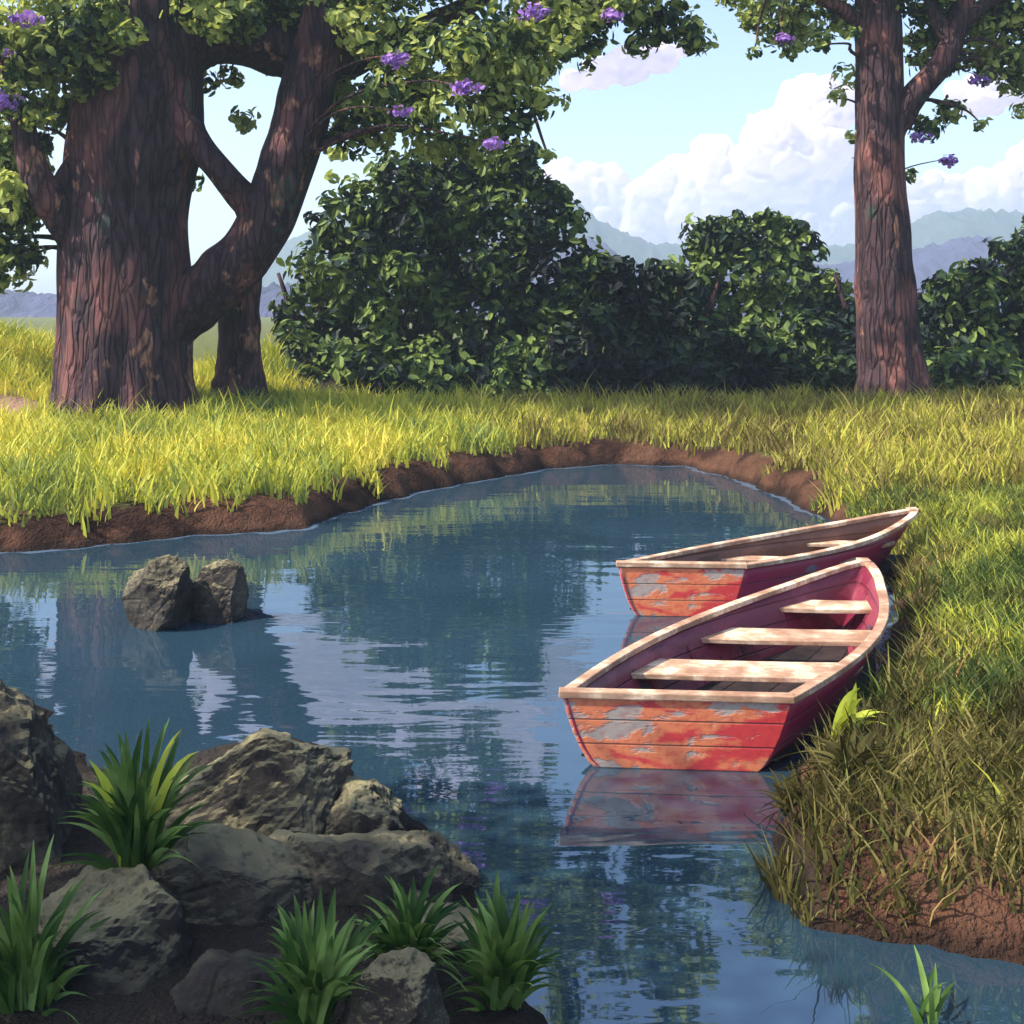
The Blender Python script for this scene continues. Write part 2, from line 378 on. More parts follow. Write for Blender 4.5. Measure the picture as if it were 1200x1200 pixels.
def clumpy(L, k, f0, f1, seed, up=.5):
    r_ = random.Random(seed); out = [(b[0], b[1], b[2]*.86, b[3] if len(b) > 3 else 0) for b in L]
    for b in L:
        if b[2] < 22: continue
        dd = b[3] if len(b) > 3 else 0
        for i in range(k):
            a = r_.uniform(0, 2*math.pi); e = r_.uniform(-.7, 1)*up
            cr = b[2]*r_.uniform(f0, f1); q = b[2]*.82
            out.append((b[0]+math.cos(a)*q*math.cos(e), b[1]-abs(math.sin(a))*q if e > 0 else b[1]+math.sin(a)*q*.7, cr, dd-r_.uniform(0, .9)*b[2]*18/F))
    return out
def pxblobs(L, d0):
    out = []
    for b in L:
        px, py, r = b[:3]; dd = b[3] if len(b) > 3 else 0; d = d0+dd
        rr = r*d/F; ry = b[4] if len(b) > 4 else 1.0
        out.append((W(px, py, d), np.array([rr, rr*ry, rr*.85])))
    return out

def tree(name, label, cat, base, tubes, crown, size, mat, bark, blossoms=(), depth=18, group=None, dens=1, branches_name='limb', seed=0):
    root = empty(name, base); tag(root, label, cat, group)
    for i, (nm, pts, kw) in enumerate(tubes):
        V, Fc = tube(pxpath(pts, depth), seed=seed+i*3.7, **kw)
        link(nm, mesh(nm, off(V, base), Fc), bark, root)
    pts = np.array([q for nm, p_, kw in tubes for q in catmull(pxpath(p_, depth), 5)])
    r2 = random.Random(seed+9); goal = [b for b in crown if -60 < b[0] < 1260 and -90 < b[1] < 400]
    r2.shuffle(goal); goal = [(b[0], b[1], 0, b[3] if len(b) > 3 else 0) for b in goal[:34]]+[(b[0], b[1], 0, b[3]) for b in blossoms]
    for gi_, (gx, gy, _, gd) in enumerate(goal):
        g_ = W(gx, gy, depth+gd); dd_ = np.linalg.norm(pts[:, :3]-g_, axis=1)+.35*np.abs(pts[:, 2]-g_[2]+.5); k_ = int(np.argmin(dd_)); a_ = pts[k_]
        L_ = np.linalg.norm(g_-a_[:3])
        if L_ < .25: continue
        r0_ = min(a_[3]*.5, .02+.02*L_)*(.38 if gi_ >= len(goal)-len(blossoms) else 1); m1 = a_[:3]*.66+g_*.34+np.array([r2.uniform(-.1, .1), r2.uniform(-.1, .1), .12])*L_; m2 = a_[:3]*.3+g_*.7+np.array([r2.uniform(-.12, .12), 0, .10])*L_
        V, Fc = tube([(*a_[:3], r0_), (*m1, r0_*.75), (*m2, r0_*.5), (*g_, r0_*.25)], seg=8, n=4, rough=.12, ridges=2, seed=seed)
        link('branch', mesh('branch', off(V, base), Fc), bark, root)
    V, Fq = leaves(pxblobs(clumpy(crown, 4, .28, .45, seed), depth), size, seed=seed, dens=dens)
    cr = link('crown', mesh('crown', off(V, base), Fq, smooth=False), mat, root)
    for i, (px, py, r, dd) in enumerate(blossoms):
        d = depth+dd; rr = r*d/F
        V, Fq = leaves([(W(px, py, d), np.array([rr*1.15, rr*.8, rr*.6]))], size*.5, seed=seed+50+i, dens=.9, aspect=.75, gap=.25, fill=.5)
        link('blossom', mesh('blossom', off(V, base), Fq, smooth=False), M['petal'], cr)
    return root

TD = 18.0
base = W(148, 492, TD)
crown_main = []
R = random.Random(3)
def scatter(x0, x1, y0, y1, n, r0, r1, dd=(-1.5, 2), holes=()):
    out = []; tries = 0
    while len(out) < n and tries < 4000:
        tries += 1
        x, y, r = R.uniform(x0, x1), R.uniform(y0, y1), R.uniform(r0, r1)
        if any(math.hypot(x-hx, y-hy) < hr+r for hx, hy, hr in holes): continue
        out.append((x, y, r, R.uniform(*dd)))
    return out
holes = [(245, 95, 26), (355, 90, 18), (250, 220, 45), (70, 185, 18), (340, 120, 14), (45, 330, 45), (330, 25, 12), (590, 20, 6), (200, 5, 6)]
crown_main += [(30, 30, 62, -1), (-50, 80, 80, 0), (80, 70, 45, -1.2), (20, 120, 48, -1), (-20, 210, 60, .5), (10, 250, 42, -.6), (25, 305, 26, -.3), (-40, 290, 40, 0), (90, 15, 46, -1),
               (70, 135, 26, .8), (120, 30, 40, -1.4), (-130, 200, 60, 1.5), (60, -80, 70, 1)]
crown_main += [(270, 20, 35, -.8), (238, 95, 20, .8), (270, 90, 18, .8), (285, 140, 18, .9), (225, 210, 15, 1.2), (300, 10, 40, 1.5), (370, 60, 48, 1.6), (375, 15, 50, .8), (390, 110, 34, 1.4), (320, -60, 70, .5), (200, -90, 90, -.5)]
crown_main += [(440, 30, 55, -.8), (500, 70, 58, -1), (470, 110, 48, -1), (560, 60, 52, -1), (530, 135, 46, -1.2), (600, 105, 44, -.8), (585, 150, 36, -.6), (430, 150, 44, .6), (640, 40, 42, -.6), (620, 80, 30, 0),
               (690, 20, 34, -.4), (745, 10, 32, -.2), (790, 30, 28, 0), (815, 50, 18, 0), (770, 45, 14, 0), (660, 0, 44, 0), (540, -40, 80, 0), (430, -60, 80, 0), (670, -60, 70, 0), (790, -50, 60, 0), (400, 165, 24, .8), (500, 165, 30, .2), (560, 175, 28, .4), (640, 120, 24, -.2)]
crown_main += [(395, 180, 13, -1), (388, 207, 9, -1), (642, 182, 10, -1), (690, 78, 12, -1)]
crown_main += [(x, y, r, d) for x, y, r, d in scatter(0, 380, -300, -130, 8, 60, 85, (-.5, 2.8))]
limbk = dict(seg=28, n=8, rough=.10, ridges=7)
crown_main += [(345, 20, 44, 1.8), (400, 60, 42, 1.2), (410, 130, 36, 1.0), (100, 95, 34, -.9), (60, 60, 44, -1.3), (-20, 330, 26, 0), (20, 190, 40, .4), (110, 60, 30, 1.5), (250, -10, 44, .8), (560, 110, 40, -.4),
               (340, 45, 46, 2.6), (290, 20, 40, 2.4), (-5, 185, 46, .6), (25, 150, 40, .2), (5, 305, 40, 0), (-15, 240, 56, .6), (35, 60, 40, -1), (725, 30, 32, 0), (775, 25, 30, 0), (815, 45, 22, 0), (690, 55, 22, 0), (750, 55, 18, 0),
               (-95, 150, 26, -2.4), (-120, 20, 34, -2.2), (-60, 10, 34, -2.6), (-150, 250, 24, -2.4), (240, 10, 40, -.9), (290, 30, 34, 1.2), (330, 70, 26, 1.6), (400, 20, 44, .2), (215, 60, 22, .9), (350, 0, 44, .2), (640, 10, 44, -.3), (610, 60, 40, -.6)]  # includes unseen clumps off the left side, added to dapple the trunk
main_tubes = [
    ('trunk', [(146, 505, 84), (147, 470, 76), (147, 400, 71), (148, 320, 72), (150, 240, 70), (158, 160, 74), (170, 80, 70), (172, 0, 58), (165, -110, 44), (170, -240, 26)], dict(seg=64, n=10, rough=.09, ridges=11, flare=.22)),
    ('limb', [(105, 300, 26, 0), (80, 262, 24, -.5), (52, 225, 20, -.8), (36, 185, 16, -.9), (22, 130, 12, -.9), (-10, 50, 9, -.8), (-60, -40, 6, -.5)], limbk),
    ('limb', [(190, 378, 40, .2), (238, 345, 36, .1), (285, 300, 33, 0), (318, 240, 33, 0), (343, 170, 33, 0), (362, 95, 30, 0), (385, 10, 26, 0), (420, -80, 18, 0), (470, -180, 10, 0)], limbk),
    ('limb', [(150, 60, 34, 0), (186, 108, 30, -.35), (222, 155, 19, -.5), (256, 198, 16, -.5), (288, 236, 19, -.2), (322, 262, 24, 0)], dict(seg=20, n=8, rough=.12, ridges=5)),
    ('limb', [(185, 70, 44, 0), (250, 40, 34, 0), (330, 60, 30, .5), (372, 80, 26, .8), (430, 60, 20, .8), (520, 20, 12, .6), (600, -20, 7, .4)], limbk),
    ('limb', [(180, 20, 30, 0), (100, -40, 26, -.4), (30, -100, 18, -.8), (-60, -150, 10, -1)], limbk),
    ('limb', [(60, 240, 12, -.7), (78, 205, 11, -.6), (98, 168, 10, -.2), (120, 120, 10, 0)], dict(seg=16, n=6, rough=.1, ridges=4)),
]
tree('old_tree', 'huge gnarled old tree with massive dark trunk and spreading limbs on the grassy far bank', 'tree', base, main_tubes, crown_main, .175, M['leaf_tree'], M['bark'],
     blossoms=[(462, 70, 15, -2.0), (545, 102, 14, -2.3), (470, 130, 11, -2.0), (577, 168, 12, -1.9), (628, 14, 15, -1.4), (716, 18, 12, -1.2), (32, 22, 15, -2.3), (4, 118, 17, -2.2), (8, 62, 8, -2.2)], depth=TD, seed=1)
D2 = 19.6
b2 = W(281, 448, D2)
tree('slender_tree', 'slender pinkish-barked tree standing just behind the huge gnarled trunk', 'tree', b2,
     [('trunk', [(281, 462, 30), (281, 430, 26), (281, 370, 23), (287, 310, 21), (305, 240, 19), (330, 160, 17), (352, 60, 14), (380, -60, 10)], dict(seg=24, n=8, rough=.08, ridges=6, flare=.15))],
     [(340, -40, 50), (400, -80, 60), (300, -90, 55), (360, -140, 60)], .175, M['leaf_tree'], M['bark_dark'], depth=D2, seed=2)
D3 = 21.0
b3 = W(1040, 462, D3)
crown_r = [(1095, 25, 30, .4), (1080, 60, 22, .5), (1140, 20, 34, .8), (1175, 45, 36, .3), (1160, 80, 22, .3), (1195, 70, 24, 0), (1115, 130, 20, .4), (1090, 150, 18, .3), (1070, 140, 14, .3), (1200, 130, 14, 0), (1068, 205, 10, .3), (1210, 0, 50, 0),
           (990, 90, 20, .4), (980, 115, 13, .3), (1000, 160, 9, .2), (998, 185, 8, .2), (905, 30, 30, 0), (940, 15, 34, 0), (960, 45, 18, 0), (885, 10, 26, 0), (925, 60, 13, 0), (885, 62, 10, -.4), (985, 20, 26, .2), (1075, -10, 40, 0),
           (860, -20, 36, 0), (930, -60, 60, 0), (1040, -70, 70, 0), (1130, -70, 70, 0), (1230, -60, 70, 0), (1150, 145, 10, .2), (890, 25, 18, -.5), (963, 52, 10, -.7), (1000, 40, 10, -.8)]
crown_r += [(1130, 60, 30, .3), (1160, 30, 34, .6), (1190, 95, 26, .2), (1095, 80, 20, .8), (930, 40, 26, .2), (900, 45, 20, 0)]
crown_r += scatter(880, 1300, -280, -120, 8, 50, 75, (-.5, 2))
tree('tall_tree', 'tall straight reddish trunk tree rising before the bushes at the right', 'tree', b3,
     [('trunk', [(1048, 475, 42), (1043, 430, 37), (1040, 370, 35), (1035, 290, 31), (1031, 200, 29), (1031, 100, 27), (1028, 0, 25), (1030, -120, 18), (1030, -220, 10)], dict(seg=40, n=9, rough=.06, ridges=7, flare=.18)),
      ('limb', [(1045, 150, 18, 0), (1072, 112, 15, -.2), (1100, 80, 14, -.3), (1117, 45, 13, -.3), (1128, 5, 12, -.2), (1150, -50, 9, 0), (1190, -120, 5, 0)], dict(seg=18, n=7, rough=.1, ridges=4)),
      ('limb', [(1116, 52, 11, -.3), (1098, 22, 8, -.3), (1085, -20, 7, -.2), (1070, -80, 4, 0)], dict(seg=14, n=6, rough=.08, ridges=4)),
      ('limb', [(1120, 40, 10, -.3), (1145, 12, 8, -.3), (1180, -10, 6, 0), (1230, -40, 4, 0)], dict(seg=14, n=6, rough=.08, ridges=4)),
      ('limb', [(1030, 60, 12, 0), (1000, 20, 9, -.1), (950, -5, 7, -.2), (900, -10, 4, -.3)], dict(seg=14, n=6, rough=.08, ridges=4))],
     crown_r, .175, M['leaf_tree'], M['bark_dark'],
     blossoms=[(1148, 92, 11, -.2), (1078, 160, 11, 0), (1112, 188, 11, 0), (918, 45, 10, -.9)], depth=D3, seed=3)

# ------------------------------------------------------------------ bushes behind the grass
def bush(label, blobs, depth, mat, size, seed, group='dark bushes behind the far bank', dens=.9):
    cx = sum(b[0] for b in blobs)/len(blobs)
    p = W(cx, 455, depth)
    base = np.array([p[0], depth, .6])
    root = empty('bush', base); tag(root, label, 'bush', group)
    blobs = [(b_[0], b_[1], b_[2], -1.3) if b_[1] >= 420 else b_ for b_ in blobs]+[(cx+dx_, 462, 40, -2.0) for dx_ in (-70, -20, 30, 75)]
    V, Fq = leaves(pxblobs(clumpy(blobs, 6, .25, .42, seed, 1.2), depth), size, seed=seed, dens=dens, gap=.12, fill=.2)
    link('foliage', mesh('foliage', off(V, base), Fq, smooth=False), mat, root)
    for k in range(5):
        k = (k-2)*.6+1
        q = [(cx+(k-1)*18, 480, 7), (cx+(k-1)*30, 430, 6), (cx+(k-1)*55, 370, 4), (cx+(k-1)*70, 320, 2)]
        V, Fc = tube(pxpath(q, depth), seg=10, n=4, rough=.05, ridges=3)
        link('stem', mesh('stem', off(V, base), Fc), M['bark'], root)
def B(*a): return list(a)
bush('tallest wide dark bush, its crown under the hanging branches of the old tree', [(470, 205, 34), (530, 195, 40), (598, 195, 36), (520, 240, 55), (590, 235, 52), (640, 265, 48), (480, 280, 60), (560, 300, 75, .4), (640, 330, 70), (690, 350, 50), (600, 210, 34), (500, 225, 40), (560, 380, 80), (470, 370, 70), (650, 400, 70), (560, 450, 60), (480, 440, 60), (640, 450, 50), (695, 320, 34), (650, 235, 24)], 25.0, M['leaf_bush'],  .24, 11)
bush('rounded bush nearest the big trunks, lowest slope of the hedge at its left end', [(400, 265, 38), (440, 240, 40), (470, 225, 36), (380, 310, 46), (430, 330, 60), (365, 370, 42), (410, 400, 60), (350, 420, 40), (400, 450, 46), (455, 290, 50)], 24.0, M['leaf_bush'],  .24, 12)
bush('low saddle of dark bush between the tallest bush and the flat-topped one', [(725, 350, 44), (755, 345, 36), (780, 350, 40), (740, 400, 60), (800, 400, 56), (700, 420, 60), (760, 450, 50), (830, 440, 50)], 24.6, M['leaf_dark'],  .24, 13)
bush('flat-topped green bush just left of the tall straight trunk', [(840, 290, 34), (890, 285, 34), (920, 300, 34), (825, 285, 30), (935, 292, 30), (865, 275, 26), (905, 272, 24), (860, 330, 55), (930, 345, 48), (800, 340, 36), (820, 380, 50), (900, 390, 70), (960, 360, 40), (990, 375, 36), (960, 420, 56), (880, 440, 60), (1000, 430, 44)], 25.4, M['leaf_bush'],  .24, 14)
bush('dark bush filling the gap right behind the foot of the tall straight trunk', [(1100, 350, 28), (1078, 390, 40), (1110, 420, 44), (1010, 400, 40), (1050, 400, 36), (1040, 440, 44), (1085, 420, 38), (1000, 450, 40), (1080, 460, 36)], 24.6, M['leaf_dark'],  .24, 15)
bush('bush at the right edge rising toward the corner of the view', [(1110, 350, 30), (1150, 345, 40), (1185, 310, 36), (1220, 300, 46), (1180, 370, 55), (1130, 400, 50), (1210, 400, 60), (1260, 350, 80), (1150, 450, 50), (1220, 470, 60), (1280, 440, 80), (1110, 440, 40)], 23.5, M['leaf_bush'],  .24, 16)

# ------------------------------------------------------------------ hills
def ridge(name, pts, d, thick, label=None, seed=0):
    xs_ = np.arange(-700, 1900, 3.0)
    px = [p[0] for p in pts]; py = [p[1] for p in pts]
    top = np.interp(xs_, px, py)
    rows = 24; V = []
    for j in range(rows):
        f = j/(rows-1)
        for i, x in enumerate(xs_):
            wx_ = (x-600)*d/F
            zt = CH-(top[i]-HZ)*d/F
            dd = d+thick*(f*2-1)
            h = math.sin(f*math.pi)**.6 if 0 < f < 1 else 0
            q1 = Vector((wx_/d*24+seed, dd/d*30, 0)); q2 = Vector((wx_/d*60, dd/d*60+seed, 0))
            bump_ = (.5-abs(mn.noise(q1)))*.016*d+(.4-abs(mn.noise(q2)))*.011*d+mn.noise(q2*3)*.002*d
            V.append((wx_, dd, (zt+bump_)*h-3*(1-h)))
    n = len(xs_); idx = np.arange(rows*n).reshape(rows, n)
    q = np.stack([idx[:-1, :-1], idx[:-1, 1:], idx[1:, 1:], idx[1:, :-1]], -1).reshape(-1, 4)
    o = link(name, mesh(name, V, q), M['hill2' if d < 500 else 'hill']); tag(o, kind='structure'); return o
ridge('hills', [(-700, 330), (-100, 345), (0, 368), (80, 365), (200, 360), (300, 320), (335, 300), (420, 260), (560, 215), (650, 228), (700, 270), (760, 298), (840, 300), (960, 300), (1010, 300), (1060, 275), (1090, 262), (1140, 258), (1200, 262), (1400, 250), (1900, 300)], 620, 90, seed=2)
ridge('wooded_hills', [(-700, 360), (0, 392), (200, 395), (420, 330), (560, 290), (690, 292), (760, 330), (900, 330), (1000, 318), (1070, 305), (1130, 288), (1170, 300), (1300, 330), (1900, 340)], 330, 50, seed=9)

ridge('wooded_hills', [(-700, 345), (-100, 352), (0, 350), (60, 356), (120, 345), (230, 352), (330, 344), (420, 352), (1000, 350), (1900, 345)], 210, 26, seed=17)
# ------------------------------------------------------------------ clouds
def cloud_mat():
    m, nt, nodes, links = new_mat('cloud_vapour')
    d = N(nt, 'ShaderNodeBsdfDiffuse'); d.inputs['Color'].default_value = (.84, .78, .89, 1); d.inputs['Roughness'].default_value = 1
    t = N(nt, 'ShaderNodeBsdfTranslucent'); t.inputs['Color'].default_value = (.99, .93, 1, 1)
    mx = N(nt, 'ShaderNodeMixShader'); mx.inputs[0].default_value = .6
    links.new(d.outputs[0], mx.inputs[1]); links.new(t.outputs[0], mx.inputs[2])
    o = N(nt, 'ShaderNodeOutputMaterial'); links.new(mx.outputs[0], o.inputs['Surface'])
    return m
M['cloud'] = cloud_mat()
ico = None
def ico_data(sub):
    bm = bmesh.new(); bmesh.ops.create_icosphere(bm, subdivisions=sub, radius=1)
    v = np.array([x.co[:] for x in bm.verts]); f = np.array([[a.index for a in p.verts] for p in bm.faces]); bm.free(); return v, f
ICO4 = ico_data(4)
def cloud(label, puffs, d, seed):
    """puffs: px, py, r; merged to one billowing body"""
    c0 = W(puffs[0][0], puffs[0][1], d)
    R_ = random.Random(seed); Vs, Fs = [], []; n0 = 0
    allp = []
    for (px, py, r) in puffs:
        allp.append((px, py, r, 0))
        for k in range(9):
            a = R_.uniform(-.3, math.pi+.3); rr = r*R_.uniform(.28, .5)
            allp.append((px+math.cos(a)*r*.85, py-math.sin(a)*r*.7, rr, R_.uniform(-.6, .4)*r))
    for px, py, r, dd in allp:
        dq = d+dd*d/F
        c = W(px, py, dq); rad = r*d/F
        v, f = ICO4
        disp = np.array([mn.fractal(Vector(tuple(p*1.7+c/rad*.37)), .7, 2.1, 4) for p in v])
        V = v*rad*np.array([1, .8, .82])*(1+.28*disp)[:, None]+c
        Vs.append(V); Fs.append(f+n0); n0 += len(V)
    V = np.concatenate(Vs); Fq = np.concatenate(Fs)
    o = link('cloud', mesh('cloud', off(V, c0), Fq), M['cloud']); o.location = c0
    tag(o, label, 'cloud', 'clouds in the pale sky')
    rm = o.modifiers.new('Remesh', 'REMESH'); rm.mode = 'VOXEL'; rm.voxel_size = 3.2*d/F; rm.use_smooth_shade = True
    dm = o.modifiers.new('Displace', 'DISPLACE'); tx = bpy.data.textures.new('billow', 'CLOUDS'); tx.noise_scale = 16*d/F; tx.noise_depth = 3
    dm.texture = tx; dm.strength = 9*d/F; dm.mid_level = .5
cloud('towering white cumulus cloud left of the tall straight trunk', [(930, 190, 62), (960, 130, 42), (890, 225, 60), (840, 215, 52), (790, 240, 48), (985, 250, 50), (740, 250, 44), (695, 228, 38), (660, 215, 26), (770, 285, 40), (930, 290, 50), (860, 285, 50), (1000, 190, 30)], 3200, 1)
cloud('thin pale lilac cloud drifting high beside the leafy crown', [(700, 88, 22), (735, 78, 26), (775, 70, 20), (670, 95, 14), (800, 60, 10)], 3600, 2)
cloud('low white cloud over the blue hills right of the tall trunk', [(1100, 225, 26), (1140, 240, 28), (1080, 250, 22), (1180, 245, 24), (1060, 235, 30), (1160, 225, 30), (1215, 205, 38), (1250, 240, 40)], 3100, 3)
cloud('small grey-white cloud behind the leaves near the upper right corner', [(1150, 115, 28), (1180, 105, 26), (1125, 110, 16)], 3500, 4)

cloud('white cloud bank added out of view above the old tree for its reflection', [(300, -90, 80), (380, -60, 60), (220, -70, 70), (470, -110, 70), (60, -90, 70), (140, -80, 60), (560, -150, 70), (0, -60, 50), (650, -70, 40)], 3300, 5)  # added overhead so pale patches reflect in the pond
# ------------------------------------------------------------------ grass
def blades(pts, h, w, lean, seed, segs=3, flat=.0):
    r_ = np.random.default_rng(seed); n = len(pts)
    h = np.broadcast_to(h, n)*(.45+.75*r_.random(n)+.6*(r_.random(n) > .96)); a = r_.random(n)*2*math.pi
    ln = h*lean*(.3+r_.random(n)); dx, dy = np.cos(a)*ln, np.sin(a)*ln
    b = r_.random(n)*math.pi; wx_, wy_ = np.cos(b), np.sin(b)*.6
    w = np.broadcast_to(w, n)*(.7+.6*r_.random(n))
    V = []
    for k in range(segs+1):
        t = k/segs; wd = w*(1-t)**.7*.5 if k < segs else w*0.04
        cx = pts[:, 0]+dx*t**1.8; cy = pts[:, 1]+dy*t**1.8; cz = pts[:, 2]-.03+h*(t-.22*lean*t*t)
        V.append(np.stack([cx-wx_*wd, cy-wy_*wd, cz], 1)); V.append(np.stack([cx+wx_*wd, cy+wy_*wd, cz], 1))
    V = np.stack(V, 1).reshape(-1, 3); st = np.arange(n)*(2*(segs+1))
    Fq = np.concatenate([np.stack([st+2*k, st+2*k+1, st+2*k+3, st+2*k+2], 1) for k in range(segs)])
    return V, Fq
def scatter_pts(n, x0, x1, y0, y1, cond, seed, clump=.55):
    r_ = np.random.default_rng(seed)
    x = r_.uniform(x0, x1, n); y = r_.uniform(y0, y1, n)
    k = wav(x, y, 6.3, 1.2)*.5+wav(x, y, 2.1, 4.)*.5
    keep = (r_.random(n) < clump+.5*np.clip(k+.5, 0, 1)) & cond(x, y)
    x, y = x[keep], y[keep]
    return np.stack([x, y, H(x, y)], 1)
def inview(x, y, m=60):
    px = 600+x*F/y; return (px > -m) & (px < 1200+m)
def shade_zone(x, y):                     # share of olive blades painting shade over the far bank's middle and right
    px = 600+x*F/y; return sm(520, 640, px+60*wav(x, y, 1.1, .4))
def far_cond(x, y):
    s = sdist(x, y); return (np.exp(-(((x-pk[0])/.9)**2+((y-pk[1])/.8)**2)) < .55) & (s > .2+.16*wav(x, y, 3.3, 0.)) & (y > 8.5) & inview(x, y) & (y < 20.7+.35*wav(x, y, 2.7, 0.)+5*(1-sm(300, 345, 600+x*F/y))) & ~((x > 1.5) & (y < 11.5))
P_ = scatter_pts(210000, -12, 13, 9, 25, far_cond, 21)
z_ = shade_zone(P_[:, 0], P_[:, 1]); pick = np.random.default_rng(5).random(len(P_)) < z_
for nm, sel, m_, lab in (('grass', ~pick, 'grass_lit', 'sunlit yellow-green grass covering the far bank under the old tree'), ('grass', pick, 'grass_shade', 'olive and lime grass on the far bank before the dark bushes')):
    q = P_[sel]
    V, Fq = blades(q, .20+.26*np.clip(.5+.5*wav(q[:, 0], q[:, 1], 3.1, .7), 0, 1)+.10*sm(20.5, 22.5, q[:, 1]), .036, .55, 31 if m_ == 'grass_lit' else 32)
    tag(link(nm, mesh(nm, V, Fq), M[m_]), lab, 'grass', kind='stuff')
def right_cond(x, y):
    s = sdist(x, y); return (s > .05+.07*wav(x, y, 4.3, 0.)) & (x > .9) & (y < 12.5) & (y > 3) & inview(x, y, 100)
P_ = scatter_pts(150000, 1, 7, 3, 12.5, right_cond, 22)
px_ = 600+P_[:, 0]*F/P_[:, 1]; py_ = HZ+(CH-P_[:, 2])*F/P_[:, 1]
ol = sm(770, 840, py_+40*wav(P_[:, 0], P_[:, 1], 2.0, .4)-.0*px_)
ol = np.clip(ol+.8*np.exp(-(((px_-1065)/38)**2+((py_-740)/150)**2))+.9*np.exp(-(((px_-1190)/90)**2+((py_-520)/45)**2))+.55*(wav(P_[:, 0], P_[:, 1], 3.4, 2.2) > .45), 0, .97)  # gaussians add olive by the boats and far right to paint shade
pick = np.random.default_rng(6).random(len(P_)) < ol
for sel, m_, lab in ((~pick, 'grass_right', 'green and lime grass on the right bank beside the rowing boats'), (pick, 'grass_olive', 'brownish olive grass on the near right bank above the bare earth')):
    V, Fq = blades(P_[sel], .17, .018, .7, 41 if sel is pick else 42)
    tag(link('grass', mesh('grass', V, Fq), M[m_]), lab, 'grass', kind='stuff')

# ------------------------------------------------------------------ tufts with individual arching leaves
def tuft(name, label, base, tips, mat, w=.028, group=None, yellow=(), cat='plant', seed=0):
    """tips: list of tip positions (world). Every leaf an arching strap; all one foliage part"""
    root = empty(name, base); tag(root, label, cat, group)
    r_ = random.Random(seed)
    for part, m_, tl in (('leaves', mat, tips), ('yellow_leaf', M['blade_yellow'], yellow)):
        V, Fq = [], []
        for tp in tl:
            tp = np.asarray(tp, float); b = np.asarray(base)+np.array([r_.uniform(-.04, .04), r_.uniform(-.04, .04), 0])
            L = np.linalg.norm(tp-b)
            out = abs((tp-b)[0])/max(L, .01); mid = b*.42+tp*.58+np.array([0, 0, L*(r_.uniform(.10, .2)+.32*out)])-np.array([(tp-b)[0]*.22, (tp-b)[1]*.2, 0])
            side = np.array([tp[1]-b[1]+.3, -(tp[0]-b[0]), 0])+np.array([r_.uniform(.3, 1.0), r_.uniform(-.3, .3), 0])*L; side /= np.linalg.norm(side)
            n = 8; st = len(V); ww = w*r_.uniform(.75, 1.25)*(.6+.6*min(1, L/.4))
            for k in range(n+1):
                t = k/n; c = b*(1-t)**2+2*mid*t*(1-t)+tp*t*t
                wd = ww*.5*(math.sin(math.pi*min(1, .18+t*.82))**.8)+.0008
                V += [c-side*wd, c-np.array([0, 0, wd*.35]), c+side*wd]
            for k in range(n):
                a = st+3*k; Fq += [(a, a+1, a+4, a+3), (a+1, a+2, a+5, a+4)]
        if V: link(part, mesh(part, off(np.array(V), base), np.array(Fq)), m_, root)
    return root
def fan(px, py, d, n, w_px, h_px, seed, low=.25, dspread=.25):
    """leaf tips fanned round a base seen at px,py"""
    r_ = random.Random(seed); b = W(px, py, d); T = []
    n = int(n*1.7)
    for k in range(n):
        a = r_.uniform(-1, 1); hh = h_px*(low+(1-low)*math.sqrt(max(0, 1-abs(a)**1.7)))*r_.uniform(.6, 1.0)
        T.append(b+np.array([a*w_px*d/F, r_.uniform(-dspread, dspread), hh*d/F]))
    return b, T
b, T = fan(160, 1045, 4.05, 62, 95, 190, 1)
tuft('fern', 'green strap-leaved plant with yellow tips growing between the two large rocks', b, T, M['blade_dark'], .025, 'strap-leaved plants among the foreground rocks',
     yellow=[W(104, 890, 3.98), W(120, 905, 3.95), W(212, 855, 3.98), W(205, 868, 3.95), W(234, 880, 3.95), W(95, 915, 3.95)], seed=1)
b, T = fan(28, 1215, 3.45, 50, 90, 200, 2)
tuft('fern', 'strap-leaved plant cut by the left edge, below the tallest left rock', b, T, M['blade_dark'], .021, 'strap-leaved plants among the foreground rocks', seed=2)
b, T = fan(368, 1215, 3.3, 54, 92, 155, 3)
tuft('fern', 'strap-leaved plant at the bottom, left of the small rounded stone', b, T, M['blade_dark'], .021, 'strap-leaved plants among the foreground rocks', seed=3)
b, T = fan(478, 1150, 3.6, 50, 80, 110, 4)
tuft('fern', 'strap-leaved plant rising right behind the small rounded stone', b, T, M['blade_dark'], .021, 'strap-leaved plants among the foreground rocks', seed=4)
b, T = fan(590, 1200, 3.55, 52, 80, 150, 5)
tuft('fern', 'strap-leaved plant leaning out over the water, rightmost of those by the rocks', b, T, M['blade_dark'], .023, 'strap-leaved plants among the foreground rocks', seed=5)
b, T = fan(1085, 1210, 3.52, 7, 60, 80, 6)
b[2] = -.05
tuft('water_plant', 'few thin green shoots standing in the water at the lower right', b, T, M['blade_dark'], .016, seed=6)

